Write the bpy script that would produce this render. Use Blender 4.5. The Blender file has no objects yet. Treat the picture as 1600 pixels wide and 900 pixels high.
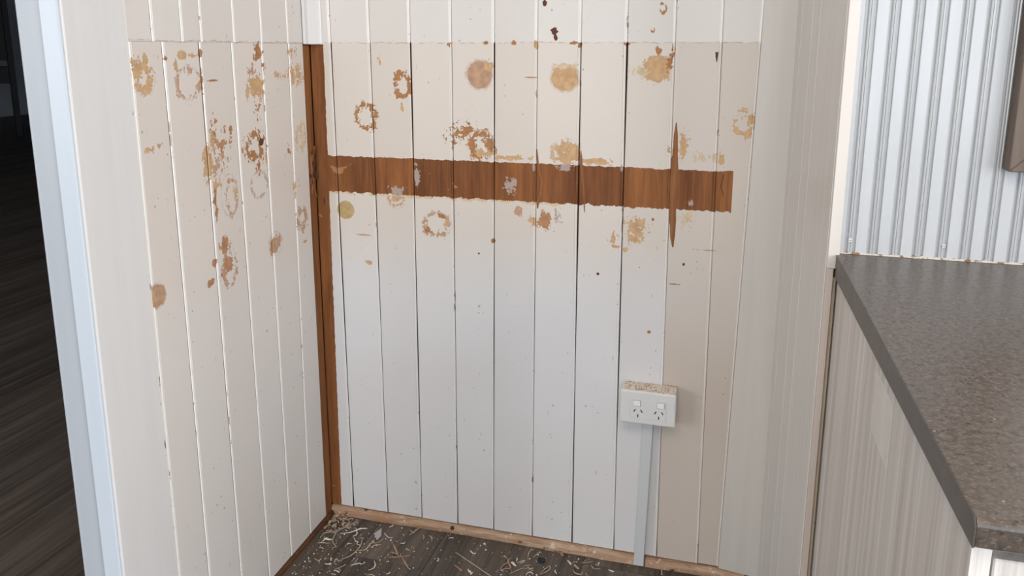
import bpy, bmesh, math, random
from mathutils import Vector, Matrix
random.seed(7)
PI = math.pi
S = bpy.context.scene
COL = S.collection

# ------------------------------------------------------------------ camera
def look(yaw, pitch, roll):
    cy, sy, cp, sp = math.cos(yaw), math.sin(yaw), math.cos(pitch), math.sin(pitch)
    f = Vector((-sy*cp, cy*cp, -sp)); r = Vector((cy, sy, 0)); u = r.cross(f)
    r2 = r*math.cos(roll) + u*math.sin(roll); u2 = -r*math.sin(roll) + u*math.cos(roll)
    return Matrix(((r2.x, u2.x, -f.x), (r2.y, u2.y, -f.y), (r2.z, u2.z, -f.z)))
cd = bpy.data.cameras.new('camera'); cam = bpy.data.objects.new('camera', cd); COL.objects.link(cam)
cam.matrix_world = Matrix.Translation((0.95796, -1.71325, 1.22509)) @ look(0.264317, 0.201565, 0.001337).to_4x4()
cd.sensor_width = 36.0; cd.lens = 1218.48/1600*36; cd.shift_y = -125.0/1600; cd.shift_x = 0.0
cd.clip_start = 0.02; cd.clip_end = 60
S.camera = cam

# ------------------------------------------------------------------ world, lamps, exposure
S.view_settings.view_transform = 'Standard'; S.view_settings.look = 'None'
S.view_settings.exposure = -0.13; S.view_settings.gamma = 1.0; S.view_settings.use_curve_mapping = False
W = bpy.data.worlds.new('world'); S.world = W; W.use_nodes = True
W.node_tree.nodes['Background'].inputs[0].default_value = (0.62, 0.75, 1.0, 1)
W.node_tree.nodes['Background'].inputs[1].default_value = 0.6
def area(name, loc, aim, sx, sy, power, col):
    l = bpy.data.lights.new(name, 'AREA'); l.shape = 'RECTANGLE'; l.size = sx; l.size_y = sy
    l.energy = power; l.color = col
    o = bpy.data.objects.new(name, l); COL.objects.link(o); o.location = loc
    o.rotation_euler = (Vector(aim) - Vector(loc)).to_track_quat('-Z', 'Y').to_euler()
    return o
area('window_daylight', (1.5, -4.85, 1.55), (0.3, 0, 0.7), 2.6, 1.7, 74, (0.84, 0.92, 1.0))
area('side_fill_left', (-3.6, -4.85, 1.55), (0.9, -0.6, 0.7), 2.2, 1.7, 118, (0.92, 0.95, 1.0))  # fill lamp added to brighten the right wall and cabinet side
area('side_fill_right', (3.55, -3.1, 1.35), (0.0, -0.6, 0.5), 1.7, 1.9, 105, (0.95, 0.97, 1.0))  # fill lamp added to brighten the left wall
area('ceiling_light', (0.75, -2.3, 2.46), (0.75, -2.3, 0), 1.3, 1.3, 34, (1.0, 0.86, 0.70))

# ------------------------------------------------------------------ helpers
def tag(o, label=None, cat=None, group=None, kind=None):
    if label: o['label'] = label
    if cat: o['category'] = cat
    if group: o['group'] = group
    if kind: o['kind'] = kind
    return o
def empty(name, loc, rz=0.0):
    o = bpy.data.objects.new(name, None); COL.objects.link(o); o.location = loc; o.rotation_euler = (0, 0, rz)
    o.empty_display_size = 0.05
    return o
def mesh(name, verts, faces, mats, parent=None, mi=None, smooth=False, abs_parent=True):
    me = bpy.data.meshes.new(name); me.from_pydata(verts, [], faces)
    for m in (mats if isinstance(mats, (list, tuple)) else [mats]): me.materials.append(m)
    if mi:
        for p, i in zip(me.polygons, mi): p.material_index = i
    if smooth:
        for p in me.polygons: p.use_smooth = True
    me.validate(); me.update()
    o = bpy.data.objects.new(name, me); COL.objects.link(o)
    if parent is not None: o.parent = parent
    return o
class BM:
    """collects pieces of ONE part"""
    def __init__(s): s.b = bmesh.new()
    def box(s, x0, x1, y0, y1, z0, z1, bev=0.0, seg=1, rot=None, cen=None):
        r = bmesh.ops.create_cube(s.b, size=1.0); vs = r['verts']
        for v in vs: v.co = Vector(((x0+x1)/2 + v.co.x*(x1-x0), (y0+y1)/2 + v.co.y*(y1-y0), (z0+z1)/2 + v.co.z*(z1-z0)))
        if bev:
            es = list({e for v in vs for e in v.link_edges})
            r2 = bmesh.ops.bevel(s.b, geom=es, offset=bev, segments=seg, affect='EDGES', profile=0.5)
            vs = list({v for f in r2['faces'] for v in f.verts} | {v for v in vs if v.is_valid})
        if rot is not None: bmesh.ops.rotate(s.b, verts=vs, cent=cen or ((x0+x1)/2, (y0+y1)/2, (z0+z1)/2), matrix=rot)
        return vs
    def cyl(s, c, r, h, axis='Z', n=16, r2=None):
        q = bmesh.ops.create_cone(s.b, cap_ends=True, segments=n, radius1=r, radius2=r if r2 is None else r2, depth=h)
        M = {'Z': Matrix.Identity(3), 'Y': Matrix.Rotation(PI/2, 3, 'X'), 'X': Matrix.Rotation(PI/2, 3, 'Y')}[axis]
        for v in q['verts']: v.co = M @ v.co + Vector(c)
    def build(s, name, mats, parent=None, smooth=False):
        bmesh.ops.recalc_face_normals(s.b, faces=s.b.faces)
        me = bpy.data.meshes.new(name); s.b.to_mesh(me); s.b.free()
        for m in (mats if isinstance(mats, (list, tuple)) else [mats]): me.materials.append(m)
        if smooth:
            for p in me.polygons: p.use_smooth = True
        o = bpy.data.objects.new(name, me); COL.objects.link(o)
        if parent is not None: o.parent = parent
        return o
def boxo(name, x0, x1, y0, y1, z0, z1, m, parent=None, bev=0.0, kind=None, seg=1):
    b = BM(); b.box(x0, x1, y0, y1, z0, z1, bev, seg); o = b.build(name, m, parent)
    if kind: o['kind'] = kind
    return o
def loft(name, rings, mats, parent=None, mi=None, closed=True, caps=True):
    """rings: lists of points along z (or x); closed profile"""
    n = len(rings[0]); V = [p for r in rings for p in r]; F = []; I = []
    for k in range(len(rings)-1):
        for j in range(n if closed else n-1):
            a, b = k*n + j, k*n + (j+1) % n
            F.append((a, b, b+n, a+n)); I.append(mi[j] if mi else 0)
    if caps:
        F.append(tuple(range(n))[::-1]); I.append(0); F.append(tuple((len(rings)-1)*n + j for j in range(n))); I.append(0)
    o = mesh(name, V, F, mats, parent, I)
    b = bmesh.new(); b.from_mesh(o.data); bmesh.ops.recalc_face_normals(b, faces=b.faces); b.to_mesh(o.data); b.free()
    return o

# ------------------------------------------------------------------ materials
class NT:
    def __init__(s, name, rough=0.5, spec=0.4):
        s.m = bpy.data.materials.new(name); s.m.use_nodes = True; s.t = s.m.node_tree
        s.b = s.t.nodes['Principled BSDF']; s.b.inputs['Roughness'].default_value = rough
        s.b.inputs['Specular IOR Level'].default_value = spec
        s._tc = None
    def n(s, typ, **kw):
        x = s.t.nodes.new(typ)
        for k, v in kw.items(): setattr(x, k, v)
        return x
    def put(s, sock, v):
        if isinstance(v, bpy.types.NodeSocket): s.t.links.new(v, sock)
        elif isinstance(v, (tuple, list)) and len(v) == 3 and sock.type == 'RGBA': sock.default_value = (*v, 1)
        else: sock.default_value = v
    def math(s, op, a, b=0.0, c=None, clamp=False):
        x = s.n('ShaderNodeMath', operation=op); x.use_clamp = clamp
        s.put(x.inputs[0], a); s.put(x.inputs[1], b)
        if c is not None: s.put(x.inputs[2], c)
        return x.outputs[0]
    def coord(s):
        if s._tc is None:
            s._tc = s.n('ShaderNodeTexCoord').outputs['Object']
            sp = s.n('ShaderNodeSeparateXYZ'); s.t.links.new(s._tc, sp.inputs[0]); s.xyz = sp.outputs
        return s._tc
    def mapped(s, scale, rot=(0, 0, 0)):
        m = s.n('ShaderNodeMapping'); s.put(m.inputs[0], s.coord()); m.inputs['Scale'].default_value = scale; m.inputs['Rotation'].default_value = rot
        return m.outputs[0]
    def noise(s, scale, detail=2.0, rough=0.5, vec=None, dist=0.0):
        x = s.n('ShaderNodeTexNoise'); s.put(x.inputs['Vector'], vec if vec is not None else s.coord())
        x.inputs['Scale'].default_value = scale; x.inputs['Detail'].default_value = detail
        x.inputs['Roughness'].default_value = rough; x.inputs['Distortion'].default_value = dist
        return x.outputs[0]
    def voro(s, scale, vec=None):
        x = s.n('ShaderNodeTexVoronoi'); s.put(x.inputs['Vector'], vec if vec is not None else s.coord()); x.inputs['Scale'].default_value = scale
        return x.outputs
    def rng(s, v, a, b, c=0.0, d=1.0, smooth=False):
        x = s.n('ShaderNodeMapRange'); x.clamp = True
        if smooth: x.interpolation_type = 'SMOOTHSTEP'
        s.put(x.inputs[0], v)
        for i, q in enumerate((a, b, c, d)): s.put(x.inputs[i+1], q)
        return x.outputs[0]
    def mix(s, f, a, b, mode='MIX'):
        x = s.n('ShaderNodeMix', data_type='RGBA', blend_type=mode)
        s.put(x.inputs[0], f); s.put(x.inputs[6], a); s.put(x.inputs[7], b)
        return x.outputs[2]
    def bump(s, h, strength=0.3, dist=0.001):
        x = s.n('ShaderNodeBump'); x.inputs['Strength'].default_value = strength; x.inputs['Distance'].default_value = dist
        s.put(x.inputs['Height'], h); s.put(s.b.inputs['Normal'], x.outputs[0])
    def color(s, c): s.put(s.b.inputs['Base Color'], c)

def blotch_group():
    g = bpy.data.node_groups.new('paint_loss', 'ShaderNodeTree')
    I = g.interface
    for nm in ('U', 'V', 'cu', 'cv', 'ru', 'rv', 'ring', 'width', 'amp', 'N'): I.new_socket(nm, in_out='INPUT', socket_type='NodeSocketFloat')
    I.new_socket('mask', in_out='OUTPUT', socket_type='NodeSocketFloat')
    gi = g.nodes.new('NodeGroupInput'); go = g.nodes.new('NodeGroupOutput')
    def m(op, a, b=0.0, c=None, clamp=False):
        x = g.nodes.new('ShaderNodeMath'); x.operation = op; x.use_clamp = clamp
        for i, v in enumerate((a, b, c)):
            if v is None: continue
            if isinstance(v, bpy.types.NodeSocket): g.links.new(v, x.inputs[i])
            else: x.inputs[i].default_value = v
        return x.outputs[0]
    o = gi.outputs
    du = m('DIVIDE', m('SUBTRACT', o['U'], o['cu']), o['ru']); dv = m('DIVIDE', m('SUBTRACT', o['V'], o['cv']), o['rv'])
    d = m('SQRT', m('ADD', m('MULTIPLY', du, du), m('MULTIPLY', dv, dv)))
    e = m('ABSOLUTE', m('SUBTRACT', d, o['ring']))
    t = m('ADD', m('SUBTRACT', o['width'], e), m('MULTIPLY', o['amp'], o['N']))
    inside = m('LESS_THAN', d, 1.35)
    g.links.new(m('MULTIPLY', m('MULTIPLY', t, 9.0, clamp=True), inside), go.inputs[0])
    return g
BG = blotch_group()
CO = dict(tan=(.54, .345, .185), pale=(.60, .46, .31), pink=(.47, .29, .19), brown=(.37, .175, .07), brown2=(.42, .215, .11),
          dark=(.11, .035, .015), olive=(.48, .35, .165), grey=(.42, .35, .31), rim=(.50, .41, .33))
WOOD_A, WOOD_B = (.31, .118, .036), (.135, .046, .014)

def wood_color(M, a=WOOD_A, b=WOOD_B, vec=None, off=0.0):
    v = vec if vec is not None else M.mapped((22, 22, 1.6))
    n1 = M.noise(1.4, 4, .6, v, .6); n2 = M.noise(9, 3, .6, v)
    f = M.math('ADD', M.math('MULTIPLY', M.rng(n1, .34, .66), .75), M.math('MULTIPLY', M.rng(n2, .3, .7), .35))
    f = M.math('ADD', f, off, clamp=True)
    return M.mix(f, a, b)

def board_material(name, wall, blots, glue=(), tone=0.0, sl=None, sr=None, bead='R'):
    """old painted tongue-and-groove board: paint coats by height, worn spots, scraped-off glue dabs"""
    M = NT(name, 0.42, 0.35); M.coord()
    U = M.xyz[0] if wall == 'back' else M.xyz[1]; V = M.xyz[2]
    nf = M.noise(190, 3, .5); nc = M.noise(62, 2, .5)
    strk = M.noise(75, 3, .6, M.mapped((1, 1, .22)))
    NN = M.math('ADD', M.math('MULTIPLY', M.math('SUBTRACT', nf, .5), 1.5), M.math('MULTIPLY', M.math('SUBTRACT', nc, .5), 2.2))
    NN = M.math('ADD', NN, M.math('MULTIPLY', M.math('SUBTRACT', strk, .5), 1.6))
    NN = M.math('MULTIPLY', NN, .68)
    big = M.noise(3.0, 2, .5)
    wob = M.math('MULTIPLY', M.math('SUBTRACT', M.noise(28, 3, .6), .5), .012)
    # coats of paint
    upper, cream, lower = (.68, .645, .61), (.66, .595, .53), (.70, .70, .72)
    if wall == 'left': upper, cream, lower = (.69, .645, .605), (.68, .615, .56), (.70, .66, .63)
    tfade = M.rng(V, .62, .86, 0, 1, True)
    base = M.mix(tfade, lower, cream)
    if wall == 'back':
        old = M.math('MULTIPLY', M.rng(U, .853, .857), M.rng(V, .45, .85, .95, .50, True)); base = M.mix(old, base, (.51, .435, .37))  # tan paint past this joint; the mix grows towards the floor
    edge = M.math('GREATER_THAN', M.math('ADD', V, wob), 1.2385)
    base = M.mix(edge, base, upper)
    line = M.math('LESS_THAN', M.math('ABSOLUTE', M.math('SUBTRACT', M.math('ADD', V, wob), 1.2382)), .0011)
    base = M.mix(M.math('MULTIPLY', line, M.rng(nc, .4, .6)), base, (.42, .34, .27))
    base = M.mix(M.rng(big, .35, .65, 0, .22), base, (.60, .55, .50))
    base = M.mix(.06 + abs(tone), base, (.74, .72, .70) if tone > 0 else (.50, .46, .42))
    # fine dirt specks
    vo = M.voro(75); sp = M.math('LESS_THAN', vo['Distance'], M.math('MULTIPLY', M.math('SUBTRACT', M.noise(14, 2), .47), .9))
    cx = M.n('ShaderNodeSeparateColor'); M.put(cx.inputs[0], vo['Color'])
    sp = M.math('MULTIPLY', sp, M.math('GREATER_THAN', cx.outputs[0], .66))
    base = M.mix(M.math('MULTIPLY', sp, .6), base, (.30, .25, .20))
    vo2 = M.voro(30); c2 = M.n('ShaderNodeSeparateColor'); M.put(c2.inputs[0], vo2['Color'])
    sp2 = M.math('MULTIPLY', M.math('LESS_THAN', vo2['Distance'], .045), M.math('GREATER_THAN', c2.outputs[1], .62))
    base = M.mix(M.math('MULTIPLY', sp2, .8), base, (.17, .12, .08))
    hs = M.math('MULTIPLY', M.math('LESS_THAN', M.noise(120, 2, .5, M.mapped((1, 1, .25))), .27), .5)
    base = M.mix(hs, base, (.40, .32, .25))
    shade = M.mix(M.rng(nc, .3, .7), (.80, .80, .80), (1.12, 1.12, 1.12))
    if sl is not None:   # light on the bead painted into its colour; chips and grime along the joints
        js = [M.rng(V, 0, 1.426, q[0], q[0] + (q[1]-q[0])*1.15) for q in (sl, sr)]
        bj = js[1] if bead == 'R' else js[0]
        bdm = M.math('LESS_THAN', M.math('ABSOLUTE', M.math('SUBTRACT', U, M.math('ADD', bj, -.0035 if bead == 'R' else .0035))), .0030)
        upm = M.rng(V, 1.236, 1.24, .40 if wall == 'back' else 1.0, 1.0)
        base = M.mix(M.math('MULTIPLY', bdm, upm), base, (.84, .815, .785))
        gn = M.math('GREATER_THAN', M.noise(1.0, 3, .65, M.mapped((70, 70, 26))), M.rng(M.noise(5, 2), .35, .6, .60, .72))
        for j in js:
            gm = M.math('MULTIPLY', M.math('LESS_THAN', M.math('ABSOLUTE', M.math('SUBTRACT', U, j)), .0026), gn)
            base = M.mix(M.math('MULTIPLY', gm, .75), base, (.27, .18, .11))
    cur = base; allm = None
    for (cu, cv, ru, rv, ring, wd, amp, col) in blots:
        g = M.n('ShaderNodeGroup'); g.node_tree = BG
        M.put(g.inputs['U'], U); M.put(g.inputs['V'], V); M.put(g.inputs['N'], NN)
        for k, q in zip(('cu', 'cv', 'ru', 'rv', 'ring', 'width', 'amp'), (cu, cv, ru, rv, ring, wd, amp)): g.inputs[k].default_value = q
        cc = M.mix(1.0, CO[col], shade, 'MULTIPLY')
        cur = M.mix(g.outputs[0], cur, cc)
        allm = g.outputs[0] if allm is None else M.math('MAXIMUM', allm, g.outputs[0])
    rough = .42
    if wall == 'back':   # rail was fixed here: never painted
        wz = M.math('MULTIPLY', M.math('SUBTRACT', M.noise(50, 4, .6), .5), .022)
        v2 = M.math('ADD', V, wz)
        bm = M.math('MULTIPLY', M.math('GREATER_THAN', v2, .8795), M.math('LESS_THAN', M.math('ADD', V, M.math('MULTIPLY', wz, .6)), .9685))
        bm = M.math('MULTIPLY', bm, M.math('LESS_THAN', U, .984))
        cm = M.math('MULTIPLY', M.math('LESS_THAN', M.math('ADD', U, M.math('MULTIPLY', wz, .25)), M.rng(V, 0, 1.24, .0195, .0285)), M.math('LESS_THAN', V, 1.234))
        bare = M.math('MAXIMUM', bm, cm)
        # pale primer edge round the bare timber
        pe = M.math('MULTIPLY', M.math('GREATER_THAN', M.math('ADD', v2, .0), .8745), M.math('LESS_THAN', V, .90))
        pe = M.math('MULTIPLY', M.math('MULTIPLY', pe, M.math('LESS_THAN', U, .62)), M.rng(nc, .40, .46))
        cur = M.mix(pe, cur, (.62, .47, .32))
        wc = wood_color(M, off=tone*2.2)
        kn = M.math('GREATER_THAN', M.noise(34, 2, .5, M.mapped((1, 1, .3))), .745)
        wc = M.mix(M.math('MULTIPLY', kn, .8), wc, (.05, .018, .008))
        sc = M.math('GREATER_THAN', M.noise(40, 2, .5, M.mapped((.5, .5, 1), (0, .5, 0)), .8), .71)
        wc = M.mix(M.math('MULTIPLY', sc, .55), wc, (.50, .27, .12))
        cur = M.mix(bare, cur, wc)
        for (cu, cv, ru, rv, ring, wd, amp, col) in glue:
            g = M.n('ShaderNodeGroup'); g.node_tree = BG
            M.put(g.inputs['U'], U); M.put(g.inputs['V'], V); M.put(g.inputs['N'], NN)
            for k, q in zip(('cu', 'cv', 'ru', 'rv', 'ring', 'width', 'amp'), (cu, cv, ru, rv, ring, wd, amp)): g.inputs[k].default_value = q
            cur = M.mix(M.math('MULTIPLY', g.outputs[0], .85), cur, CO[col])
        allm = bare if allm is None else M.math('MAXIMUM', allm, bare)
    M.color(cur)
    h = M.math('ADD', M.math('MULTIPLY', strk, .35), M.math('MULTIPLY', nf, .2))
    if allm is not None:
        h = M.math('SUBTRACT', h, M.math('MULTIPLY', allm, .8))
        M.put(M.b.inputs['Roughness'], M.math('ADD', .40, M.math('MULTIPLY', allm, .3)))
    h = M.math('ADD', h, M.math('MULTIPLY', edge, .9))
    M.bump(h, .5, .0009)
    return M.m

def simple_paint(name, c, rough=.4, var=.06, streak=(30, 30, 1.2), c2=None, bump=.15, lo=.3, hi=.7):
    M = NT(name, rough, .35); n = M.noise(1.0, 3, .6, M.mapped(streak))
    c2 = c2 or tuple(q*(1-var*2) for q in c)
    M.color(M.mix(M.rng(n, lo, hi), c, c2)); M.bump(n, bump, .0006)
    return M.m
def bead_material():
    M = NT('bead_white_paint', .35, .4)
    n = M.noise(1.0, 3, .65, M.mapped((130, 130, 28))); k = M.noise(1.0, 2, .5, M.mapped((20, 20, 9)))
    f = M.math('MULTIPLY', M.math('GREATER_THAN', n, .60), M.math('GREATER_THAN', k, .5))
    c = M.mix(f, (.80, .765, .72), (.22, .14, .08)); M.color(c); return M.m
MAT = {}
MAT['bead'] = bead_material()
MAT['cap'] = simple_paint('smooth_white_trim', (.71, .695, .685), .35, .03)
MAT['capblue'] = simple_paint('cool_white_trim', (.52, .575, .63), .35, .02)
MAT['capgrey'] = simple_paint('grey_trim', (.40, .43, .46), .4, .02)
MAT['coverbd'] = simple_paint('right_cover_paint', (.59, .56, .52), .4, .05)
MAT['rightbd'] = simple_paint('right_wall_paint', (.655, .625, .585), .38, .05, (60, 60, .7))
MAT['rightbead'] = simple_paint('right_bead_paint', (.74, .71, .67), .35, .03)
MAT['strip'] = simple_paint('cream_strip_paint', (.68, .63, .58), .4, .04)
MAT['striplow'] = simple_paint('strip_lower_paint', (.58, .50, .445), .45, .08)
MAT['striplow2'] = simple_paint('bare_edge_timber', (.50, .40, .29), .6, .15, (90, 90, 3))
MAT['tape'] = simple_paint('faded_tape', (.70, .67, .63), .25, .06)
MAT['duct'] = simple_paint('duct_paint', (.555, .58, .59), .35, .02)
MAT['plaster'] = simple_paint('plain_plaster', (.70, .69, .67), .8, .02, (3, 3, 3))
MAT['farwall'] = simple_paint('far_wall_paint', (.60, .62, .62), .8, .02, (3, 3, 3))
MAT['plastic'] = simple_paint('white_plastic', (.66, .665, .66), .28, .01)
MAT['plastic2'] = simple_paint('switch_plastic', (.84, .84, .83), .22, .01)
MAT['black'] = simple_paint('black_gap', (.012, .010, .009), .6, .0)
MAT['blackpaint'] = simple_paint('black_furniture', (.012, .012, .013), .45, .1)
def mk(name, f, rough=.5, spec=.4):
    M = NT(name, rough, spec); f(M); return M.m
MAT['wood'] = mk('bare_brown_timber', lambda M: (M.color(wood_color(M)), M.bump(M.noise(1.5, 3, .6, M.mapped((60, 60, 3))), .3, .001)), .6)
MAT['wooddark'] = mk('dark_bare_timber', lambda M: M.color(wood_color(M, (.15, .06, .022), (.05, .02, .009))), .7)
MAT['splinter'] = mk('torn_timber', lambda M: (M.color(wood_color(M, (.36, .15, .05), (.17, .06, .02))), M.bump(M.noise(1.5, 3, .6, M.mapped((90, 90, 4))), .6, .001)), .65)
def f_quad(M):
    n = M.noise(1.0, 4, .65, M.mapped((9, 90, 90)), 1.2); c = M.mix(M.rng(n, .35, .68), (.50, .36, .25), (.27, .15, .085))
    s = M.noise(60, 3, .6); c = M.mix(M.rng(s, .60, .68), c, (.60, .50, .41)); c = M.mix(M.rng(M.noise(11, 2), .5, .66, 0, .6), c, (.34, .17, .09)); d = M.noise(35, 2, .5); c = M.mix(M.rng(d, .68, .72), c, (.07, .035, .02))
    kx = M.math('ADD', M.math('POWER', M.math('DIVIDE', M.math('SUBTRACT', M.xyz[0], .3385), .0055), 2.0), M.math('POWER', M.math('DIVIDE', M.math('SUBTRACT', M.xyz[2], .013), .0042), 2.0))
    c = M.mix(M.math('LESS_THAN', kx, 1.0), c, (.035, .014, .008)); M.color(c); M.bump(s, .4, .001)
MAT['quad'] = mk('weathered_quad_timber', f_quad, .65)
def f_splash(M):
    n = M.noise(1.0, 3, .6, M.mapped((60, 60, 5))); M.color(M.mix(M.rng(n, .3, .7), (.50, .51, .52), (.465, .478, .49))); M.bump(M.noise(40, 3, .6), .15, .0006)
MAT['splash'] = mk('gloss_ribbed_panel_paint', f_splash, .22, .5)
def f_panel(M):
    v = M.mapped((70, 70, 1.1)); n = M.noise(1.0, 4, .7, v, .4); k = M.noise(2.2, 2, .5, M.mapped((8, 8, .6)))
    c = M.mix(M.rng(n, .36, .66), (.72, .685, .65), (.47, .42, .375)); c = M.mix(M.rng(k, .4, .7, 0, .5), c, (.50, .455, .40))
    M.color(c); M.bump(n, .2, .0005)
MAT['panel'] = mk('limed_wood_laminate', f_panel, .42)
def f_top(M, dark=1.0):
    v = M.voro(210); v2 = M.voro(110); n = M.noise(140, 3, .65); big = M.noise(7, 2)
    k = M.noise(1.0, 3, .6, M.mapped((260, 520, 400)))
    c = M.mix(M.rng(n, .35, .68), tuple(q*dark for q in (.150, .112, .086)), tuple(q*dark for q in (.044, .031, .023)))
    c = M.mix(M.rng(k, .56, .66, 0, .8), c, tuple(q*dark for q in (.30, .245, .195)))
    s = M.n('ShaderNodeSeparateColor'); M.put(s.inputs[0], v['Color'])
    c = M.mix(M.math('MULTIPLY', M.math('LESS_THAN', v['Distance'], .30), M.math('GREATER_THAN', s.outputs[0], .86)), c, (.016, .012, .010))
    s2 = M.n('ShaderNodeSeparateColor'); M.put(s2.inputs[0], v2['Color'])
    c = M.mix(M.math('MULTIPLY', M.math('LESS_THAN', v2['Distance'], .11), M.math('GREATER_THAN', s2.outputs[1], .86)), c, (.50, .44, .38))
    c = M.mix(M.rng(big, .35, .65, 0, .25), c, (.12, .105, .09))
    M.color(c); M.bump(n, .08, .0003)
MAT['top'] = mk('speckled_brown_laminate', f_top, .30, .5)
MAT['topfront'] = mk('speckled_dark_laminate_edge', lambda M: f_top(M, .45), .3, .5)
def f_end(M):
    n = M.noise(45, 4, .65); k = M.voro(130); c = M.mix(M.rng(n, .3, .7), (.105, .088, .076), (.070, .057, .048))
    c = M.mix(M.math('MULTIPLY', M.math('LESS_THAN', k['Distance'], .10), .7), c, (.04, .032, .027)); M.color(c)
MAT['topend'] = mk('plain_brown_edging', f_end, .4)
def f_plank(M):
    v = M.mapped((34, 1.5, 34)); n = M.noise(1.0, 5, .65, v, .8); n2 = M.noise(4.0, 3, .6, v)
    oi = M.n('ShaderNodeObjectInfo'); r = M.rng(oi.outputs['Random'], 0, 1, -.18, .18)
    f = M.math('ADD', M.math('ADD', M.math('MULTIPLY', M.rng(n, .32, .68), .8), M.math('MULTIPLY', M.rng(n2, .3, .7), .25)), r, clamp=True)
    M.color(M.mix(f, (.150, .120, .098), (.048, .037, .030))); M.bump(n, .25, .0008)
    M.put(M.b.inputs['Roughness'], M.rng(n, .3, .7, .42, .6))
MAT['plank'] = mk('dark_vinyl_plank', f_plank, .5, .35)
def f_frame(M):
    n = M.noise(1.0, 4, .6, M.mapped((40, 40, 3)), .5); M.color(M.mix(M.rng(n, .3, .7), (.155, .115, .088), (.075, .053, .039))); M.bump(n, .3, .001)
MAT['frame'] = mk('greybrown_timber_frame', f_frame, .55)
def deb(c, d): return mk('debris', lambda M: M.color(M.mix(M.rng(M.noise(160, 2, .6), .3, .7), c, d)), .7, .3)
DEBM = dict(greywood=deb((.36, .32, .27), (.27, .23, .19)), white=deb((.84, .80, .73), (.66, .59, .50)), tanwood=deb((.60, .48, .35), (.38, .27, .18)),
            redwood=deb((.50, .33, .23), (.36, .21, .14)), pinkwood=deb((.55, .42, .33), (.42, .28, .2)), black=deb((.012, .013, .016), (.03, .03, .033)), blade=deb((.50, .49, .49), (.44, .43, .43)))
def f_dust(M):
    M.color(M.mix(M.rng(M.noise(300, 3, .6), .40, .62), (.66, .55, .45), (.34, .18, .10)))
MAT['dustplastic'] = mk('dusty_plastic', lambda M: M.color(M.mix(M.rng(M.noise(150, 4, .7), .54, .64), (.74, .66, .58), (.42, .26, .17))), .7)

# ------------------------------------------------------------------ floor
fl = boxo('floor', -13.0, 4.0, -5.0, 14.0, -.06, -.0032, MAT['plank'], kind='structure')
PDIR = math.radians(1.5)         # planks run almost square to the back wall
pd = Vector((math.sin(PDIR), math.cos(PDIR), 0)); pn = Vector((math.cos(PDIR), -math.sin(PDIR), 0))
PW, PL = .182, 1.22
pb_ = BM(); pb_.box(-PW/2+.0007, PW/2-.0007, -PL/2+.0007, PL/2-.0007, -.003, 0)
plank0 = pb_.build('plank', MAT['plank'], fl); first = True
Mi = look(0.264317, 0.201565, 0).transposed()
def seen(p):
    q = Mi @ (Vector(p) - Vector((0.95796, -1.71325, 1.22509)))
    if q.z > -.3: return None
    return 800 - 1218.5*q.x/q.z, 325 + 1218.5*q.y/q.z
for i in range(-80, 30):
    for j in range(-8, 14):
        off = ((i*0.37) % 1.0)*PL
        c = pn*(i*PW + .05) + pd*(j*PL + off)
        ok = False
        for t in (-.5, -.25, 0, .25, .5):
            q = c + pd*(PL*t); s_ = seen(q)
            if -.25 < q.x < 1.05 and -.95 < q.y < .05: ok = True
            if s_ and -160 < s_[0] < 190 and s_[1] < 1250 and q.x < -.1 and q.y < 9.0: ok = True
        if not ok or c.x < -10.9: continue
        o = plank0 if first else plank0.copy()
        if not first: COL.objects.link(o); o.parent = fl
        first = False
        o.location = c; o.rotation_euler = (0, 0, -PDIR)

# ------------------------------------------------------------------ room shell beyond the alcove
ZC = 2.5
boxo('ceiling', -13.0, 4.0, -5.0, 14.0, ZC, ZC+.1, MAT['plaster'], kind='structure')
boxo('wall_far_left', -11.9, -11.7, -5.0, 14.0, 0, ZC, MAT['farwall'], kind='structure')
boxo('baseboard_far_left', -11.7, -11.68, -5.0, 14.0, 0, .16, MAT['farwall'], kind='structure', bev=.004)
boxo('wall_far_back', -11.7, 4.0, 13.8, 14.0, 0, ZC, MAT['farwall'], kind='structure')
b = BM(); b.box(3.6, 3.7, -5.0, -4.0, 0, ZC); b.box(3.6, 3.7, -2.2, -.45, 0, ZC); b.box(3.6, 3.7, -4.0, -2.2, 0, .35); b.box(3.6, 3.7, -4.0, -2.2, 2.25, ZC)
b.build('wall_side', MAT['plaster'])['kind'] = 'structure'
b = BM()  # unseen frame added in the opening of the right fill lamp
for y in (-4.0, -3.125, -2.25): b.box(3.62, 3.68, y, y+.05, .35, 2.25, .003)
for z in (.35, 2.20): b.box(3.625, 3.675, -3.95, -2.25, z, z+.05, .003)
b.build('added_window_right', MAT['capblue'])['kind'] = 'structure'
# the wall behind the camera, with the daylight window and an added opening for the left fill
b = BM(); X0, X1, Z0, Z1 = .1, 2.9, .65, 2.4
b.box(-11.7, -4.7, -5.0, -4.9, 0, ZC); b.box(-2.5, X0, -5.0, -4.9, 0, ZC); b.box(-4.7, -2.5, -5.0, -4.9, 0, Z0); b.box(-4.7, -2.5, -5.0, -4.9, Z1, ZC); b.box(X1, 3.6, -5.0, -4.9, 0, ZC); b.box(X0, X1, -5.0, -4.9, 0, Z0); b.box(X0, X1, -5.0, -4.9, Z1, ZC)
b.build('wall_behind', MAT['plaster'])['kind'] = 'structure'
b = BM()
for x in (X0, 1.475, X1-.05): b.box(x, x+.05, -4.98, -4.92, Z0, Z1, .003)
for z in (Z0, Z1-.05): b.box(X0+.05, X1-.05, -4.975, -4.925, z, z+.05, .003)
b.build('window_1', MAT['capblue'])['kind'] = 'structure'
b = BM()  # unseen frame added around the left fill lamp
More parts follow.
